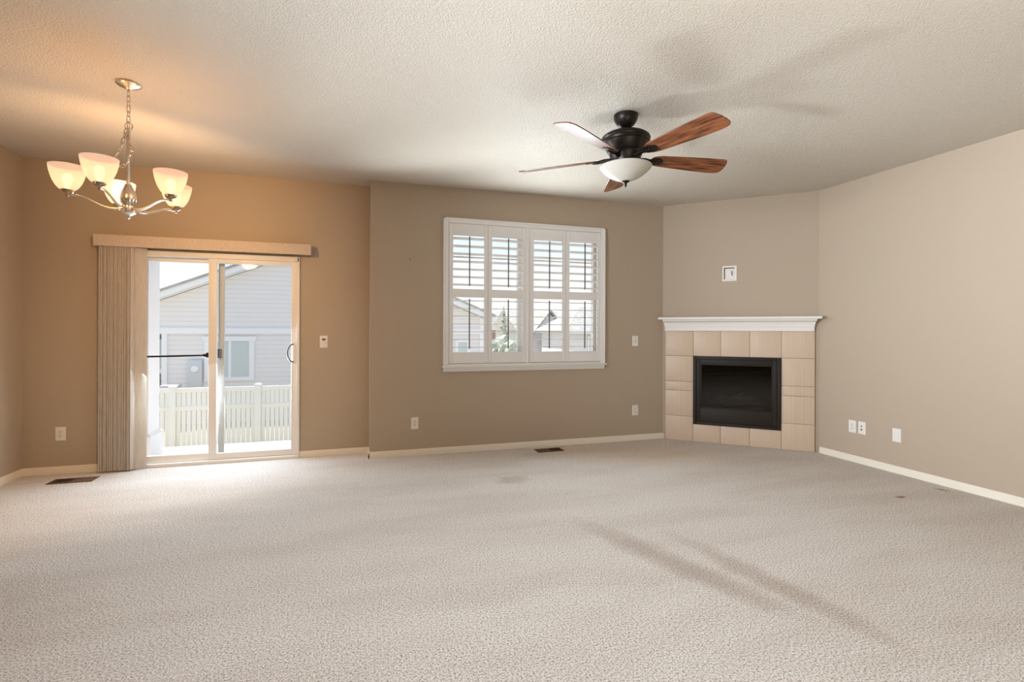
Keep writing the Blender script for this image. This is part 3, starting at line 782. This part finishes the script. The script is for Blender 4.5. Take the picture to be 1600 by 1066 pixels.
# ------------------------------------------------------------------ patio and fence
struct('ground', MB().box(-60, 60, 5.6, 120, -1.75, -1.55), M['ground'], 'dry pale ground beyond the patio', 'ground')
struct('patio', MB().box(-4.5, 3.2, 5.465, 6.69, -.24, -.10, .01), M['deck'], 'pale sunlit concrete patio outside the sliding door', 'patio')
pc = thing('porch_column', 'white square porch column just outside the patio door', 'column', (-2.17, 6.03, -.10))
MB().box(-.15, .15, -.15, .15, .30, 2.80, .006).build('shaft', M['ext_white'], pc)
mb = MB().box(-.18, .18, -.18, .18, 0, .28, .006); mb.loft([[(-.18, -.18, .28), (.18, -.18, .28), (.18, .18, .28), (-.18, .18, .28)], [(-.15, -.15, .31), (.15, -.15, .31), (.15, .15, .31), (-.15, .15, .31)]])
mb.build('plinth', M['ext_white'], pc)

FYF = 13.0
fn = thing('fence', 'cream vinyl picket fence beyond the patio', 'fence', (-3.2, FYF, -1.55))
def infn(mb, name, m=None): return mb.build(name, m or M['fence'], fn)
def fz(z): return z + 1.55
posts = [-5.84, -3.99, -2.25, -.45]
for x in posts:
    x -= -3.2
    po = infn(MB().box(x - .065, x + .065, -.065, .065, 0, fz(-.03), .006), 'post')
    mb = MB(); a = .078; mb.box(x - a, x + a, -a, a, fz(-.035), fz(-.015), .004)
    mb.loft([[(x - .07, -.07, fz(-.015)), (x + .07, -.07, fz(-.015)), (x + .07, .07, fz(-.015)), (x - .07, .07, fz(-.015))], [(x - .01, -.01, fz(.015)), (x + .01, -.01, fz(.015)), (x + .01, .01, fz(.015)), (x - .01, .01, fz(.015))]])
    mb.build('post_cap', M['fence'], po)
for xa, xb in zip(posts, posts[1:]):
    xa, xb = xa + 3.2 + .06, xb + 3.2 - .06
    for za, zb in ((-.165, -.065), (-.575, -.480), (-1.50, -1.40)):
        infn(MB().box(xa, xb, -.035, .035, fz(za), fz(zb), .005), 'rail')
    n = round((xb - xa) / .1); p_ = (xb - xa) / n
    for i in range(n):
        x = xa + p_ * (i + .5)
        infn(MB().box(x - p_ * .5 + .009, x + p_ * .5 - .009, -.012, .012, fz(-1.45), fz(-.12), .003), 'picket')

# ------------------------------------------------------------------ neighbouring house with the gable
nh = thing('neighbor_house', 'grey sided gabled house straight behind the cream fence', 'house', (-1.19, 17, -1.55))
def innh(mb, name, m, par=None):
    o = mb.build(name, m, par or nh)
    if par is None: o.matrix_parent_inverse = Matrix.Translation((1.19, -17, 1.55))
    return o
ap = (-1.19, 4.04 - .12); sl = .415
def rk(x): return ap[1] - sl * abs(x - ap[0])
L0, R0 = -6.75, 4.2
innh(MB().prism([(-5.5, -1.55), (R0, -1.55), (R0, 1.2), (-5.5, 1.2)], 17.0, 17.1, 'XZ'), 'lower_wall', M['siding'])
innh(MB().prism([(L0, 1.2), (R0, 1.2), (R0, rk(R0)), ap, (L0, rk(L0))], 16.98, 17.1, 'XZ'), 'gable_wall', M['siding'])
innh(MB().box(R0 - .05, R0, 17.1, 26, -1.55, 1.7), 'side_wall', M['siding'])
innh(MB().box(L0, R0, 16.94, 16.99, 1.135, 1.315), 'band_board', M['ext_white'])
innh(MB().box(-5.50, -5.36, 16.95, 17.02, -1.55, 1.135), 'corner_board', M['ext_white'])
innh(MB().box(R0 - .14, R0 + .02, 16.95, 17.02, -1.55, 1.7), 'corner_board', M['ext_white'])
# recessed porch at the left with stone
innh(MB().box(-9, -5.4, 18.6, 18.7, -1.55, 1.4), 'porch_wall', M['stone'])
innh(MB().box(-5.5, -5.4, 17.1, 18.6, -1.55, 1.2), 'porch_return', M['siding'])
pw = innh(MB().box(-6.10, -5.92, 18.52, 18.62, .05, .95), 'porch_window', M['house_glass'])
MB().lathe([(0, -.05), (.08, -.05), (.10, 0), (.08, .05), (0, .05)], 16, (-5.98, 18.5, -.05), 'Y').build('porch_light', M['ext_white'], nh).matrix_parent_inverse = Matrix.Translation((1.19, -17, 1.55))
ra = innh(MB().box(-7.5, -5.6, 17.4, 17.46, -.52, -.46), 'porch_rail', M['ext_white'])
# rakes and roof
for s in (-1, 1):
    ex = L0 - .30 if s < 0 else R0 + .35
    top = [(ap[0], ap[1] + .20), (ex, rk(ex) + .20)]
    innh(MB().prism([top[0], top[1], (ex, rk(ex) + .02), (ap[0], ap[1] + .02)], 16.60, 16.66, 'XZ'), 'rake_board', M['ext_white'])
    innh(MB().prism([(ap[0], ap[1] + .26), (ex, rk(ex) + .26), (ex, rk(ex) + .19), (ap[0], ap[1] + .19)], 16.56, 27, 'XZ'), 'roof', M['roof'])
    innh(MB().prism([(ap[0], ap[1] + .06), (ex, rk(ex) + .06), (ex, rk(ex) + .02), (ap[0], ap[1] + .02)], 16.64, 17.0, 'XZ'), 'soffit', M['ext_white'])
# window facing us
nw = innh(MB().box(-4.40, -4.27, 16.95, 17.0, -.28, 1.0).box(-3.19, -3.05, 16.95, 17.0, -.28, 1.0).box(-4.27, -3.19, 16.95, 17.0, -.28, -.17).box(-4.44, -3.0, 16.93, 17.0, .92, 1.06).box(-3.76, -3.68, 16.96, 17.0, -.2, .95), 'window', M['ext_white'])
mbp = MB().box(-4.3, -3.15, 16.975, 16.99, -.2, .95)
pn = mbp.build('pane', M['house_glass'], nw); 
w2 = innh(MB().box(3.2, 3.3, 16.95, 17.0, -.1, .95).box(3.62, 3.72, 16.95, 17, -.1, .95).box(3.3, 3.62, 16.955, 17, .86, .95).box(3.3, 3.62, 16.955, 17, -.1, 0), 'window', M['ext_white'])
MB().box(3.25, 3.7, 16.975, 16.99, -.05, .9).build('pane', M['house_glass'], w2)
# utility box with its round meter
ub = innh(MB().box(-4.80, -4.44, 16.86, 16.99, -.55, .36, .02), 'utility_box', M['meter_grey'])
MB().lathe([(0, 16.80), (.085, 16.80), (.10, 16.82), (.10, 16.87)], 24, (-4.615, 0, .10), 'Y').build('meter', M['ext_white'], ub)
# garbage bin standing between fence and house
gb = thing('garbage_bin', 'lavender grey bin by the neighbour house, showing over the fence', 'bin', (-5.0, 16.1, -1.55))
MB().loft([[(-.16, -.16, 0), (.16, -.16, 0), (.16, .16, 0), (-.16, .16, 0)], [(-.20, -.20, 1.20), (.20, -.20, 1.20), (.20, .20, 1.20), (-.20, .20, 1.20)]]).build('body', M['bin'], gb)
MB().box(-.215, .215, -.23, .215, 1.19, 1.27, .03).build('lid', M['bin'], gb)

# ------------------------------------------------------------------ far houses and trees seen through the shutters
def far_house(label, x0, x1, y0, y1, zbase, eave, ridge, hip, sid, wins, gable=None):
    cx, cy = (x0 + x1) / 2, y0
    h = thing('distant_house', label, 'house', (cx, cy, zbase), group='distant houses through the shutters')
    inv = Matrix.Translation((-cx, -cy, -zbase))
    def add(mb, name, m, par=None):
        o = mb.build(name, m, par or h)
        if par is None: o.matrix_parent_inverse = inv
        return o
    mb = MB().box(x0, x1, y0, y1, zbase, eave); add(mb, 'wall', sid)
    o_ = .45; ym = (y0 + y1) / 2
    hx = (ym - y0) if hip else 0.0
    v = [(x0 - o_, y0 - o_, eave), (x1 + o_, y0 - o_, eave), (x1 + o_, y1 + o_, eave), (x0 - o_, y1 + o_, eave), (x0 - o_ * (not hip) + hx * .7, ym, ridge), (x1 + o_ * (not hip) - hx * .7, ym, ridge)]
    mb = MB(); mb._add(v, [(0, 1, 5, 4), (2, 3, 4, 5), (1, 2, 5), (3, 0, 4), (0, 3, 2, 1)]); add(mb, 'roof', M['roof'])
    add(MB().box(x0 - o_, x1 + o_, y0 - o_ - .05, y0 - o_, eave - .16, eave + .02), 'fascia', M['ext_white'])
    for a, b, c_, d in wins:
        w_ = add(MB().box(a - .1, b + .1, y0 - .05, y0 - .01, c_ - .1, c_).box(a - .1, b + .1, y0 - .05, y0 - .01, d, d + .1).box(a - .1, a, y0 - .05, y0 - .01, c_, d).box(b, b + .1, y0 - .05, y0 - .01, c_, d).box((a + b) / 2 - .03, (a + b) / 2 + .03, y0 - .045, y0 - .01, c_, d), 'window', M['ext_white'])
        MB().box(a, b, y0 - .03, y0 - .012, c_, d).build('pane', M['house_glass'], w_)
    if gable:
        ga, gb_, gz = gable
        mb = MB(); xm = (ga + gb_) / 2; yy = y0 - 1.2
        mb.prism([(ga, zbase), (gb_, zbase), (gb_, eave), (xm, gz - .15), (ga, eave)], yy, y0 + .2, 'XZ'); add(mb, 'gable_wall', sid)
        for s in (-1, 1):
            ex = ga - .4 if s < 0 else gb_ + .4
            dz = (gz - eave) / (xm - ga) * .4
            add(MB().prism([(xm, gz + .08), (ex, eave - dz + .08), (ex, eave - dz - .06), (xm, gz - .06)], yy - .35, ym, 'XZ'), 'gable_roof', M['roof'])
    return h
far_house('distant house with a front gable, right of the centre post through the shutters', 11.2, 15.0, 34, 41, -1.55, 1.3, 2.85, False, M['siding_far'], [(13.55, 14.25, -.15, .6)], (11.75, 14.05, 2.66))
far_house('distant hip roofed house through the rightmost shutter panel', 11.95, 16.8, 27, 31.8, -1.55, 1.28, 2.82, True, M['siding_far'], [(13.15, 13.5, .1, .86)])
far_house('distant pinkish house behind the trees, left of the centre post', 11.0, 13.2, 42, 50, -1.55, 1.45, 3.1, False, M['siding_pink'], [(12.1, 12.5, .1, .9)])
def blob(mb, c_, r, sq=1.0, n=10, seed=0):
    rnd = random.Random(seed)
    base = bmesh.ops.create_icosphere(mb.bm, subdivisions=3, radius=1.0)
    for v in base['verts']:
        d = v.co.normalized(); f_ = 1 + .25 * math.sin(7 * d.x + seed) * math.sin(6 * d.y + 2 * seed) + rnd.uniform(-.14, .14)
        v.co = Vector(c_) + Vector((d.x * r, d.y * r, d.z * r * sq)) * f_
def conifer(label, x, y, zb, h, r, seed):
    t_ = thing('conifer_tree', label, 'tree', (x, y, zb), group='conifers through the shutters')
    rnd = random.Random(seed); mb = MB(); n = 9
    for i in range(n):
        f_ = i / n; z_ = h * (.12 + .86 * f_); rr = r * (1 - f_) + .04; k_ = 15
        top = mb.bm.verts.new((0, 0, z_ + h * .17))
        ring = [mb.bm.verts.new((rr * rnd.uniform(.6, 1.15) * math.cos(2 * PI * j / k_), rr * rnd.uniform(.6, 1.15) * math.sin(2 * PI * j / k_), z_ + rnd.uniform(-.04, .04) * h)) for j in range(k_)]
        cen = mb.bm.verts.new((0, 0, z_ + h * .05))
        for j in range(k_):
            mb.bm.faces.new((ring[j], ring[(j + 1) % k_], top)); mb.bm.faces.new((ring[(j + 1) % k_], ring[j], cen))
    mb.build('foliage', M['leaf_dark'], t_, False)
    MB().lathe([(.10, 0), (.05, h * .9)], 10).build('trunk', M['bark'], t_)
conifer('taller distant conifer in front of the pinkish house, second shutter panel', 9.60, 33, -1.55, 4.35, .62, 3)
conifer('shorter distant conifer at the left edge of the second shutter panel', 9.25, 36.5, -1.55, 4.0, .5, 5)
for lab, x, y, r, sd in (('rounded green shrub through the second shutter panel, below the conifers', 6.95, 24, .62, 1), ('green shrub below the tall conifer, nearer the centre post', 8.5, 27.5, .5, 2)):
    t_ = thing('shrub', lab, 'shrub', (x, y, -1.55), group='shrubs through the shutters')
    mb = MB(); blob(mb, (0, 0, 1.75), r, 1.2, seed=sd); blob(mb, (.25, .1, 1.3), r * .9, 1.1, seed=sd + 4); mb.build('foliage', M['leaf'], t_, False)
    MB().lathe([(.07, 0), (.05, 1.2)], 8).build('trunk', M['bark'], t_)
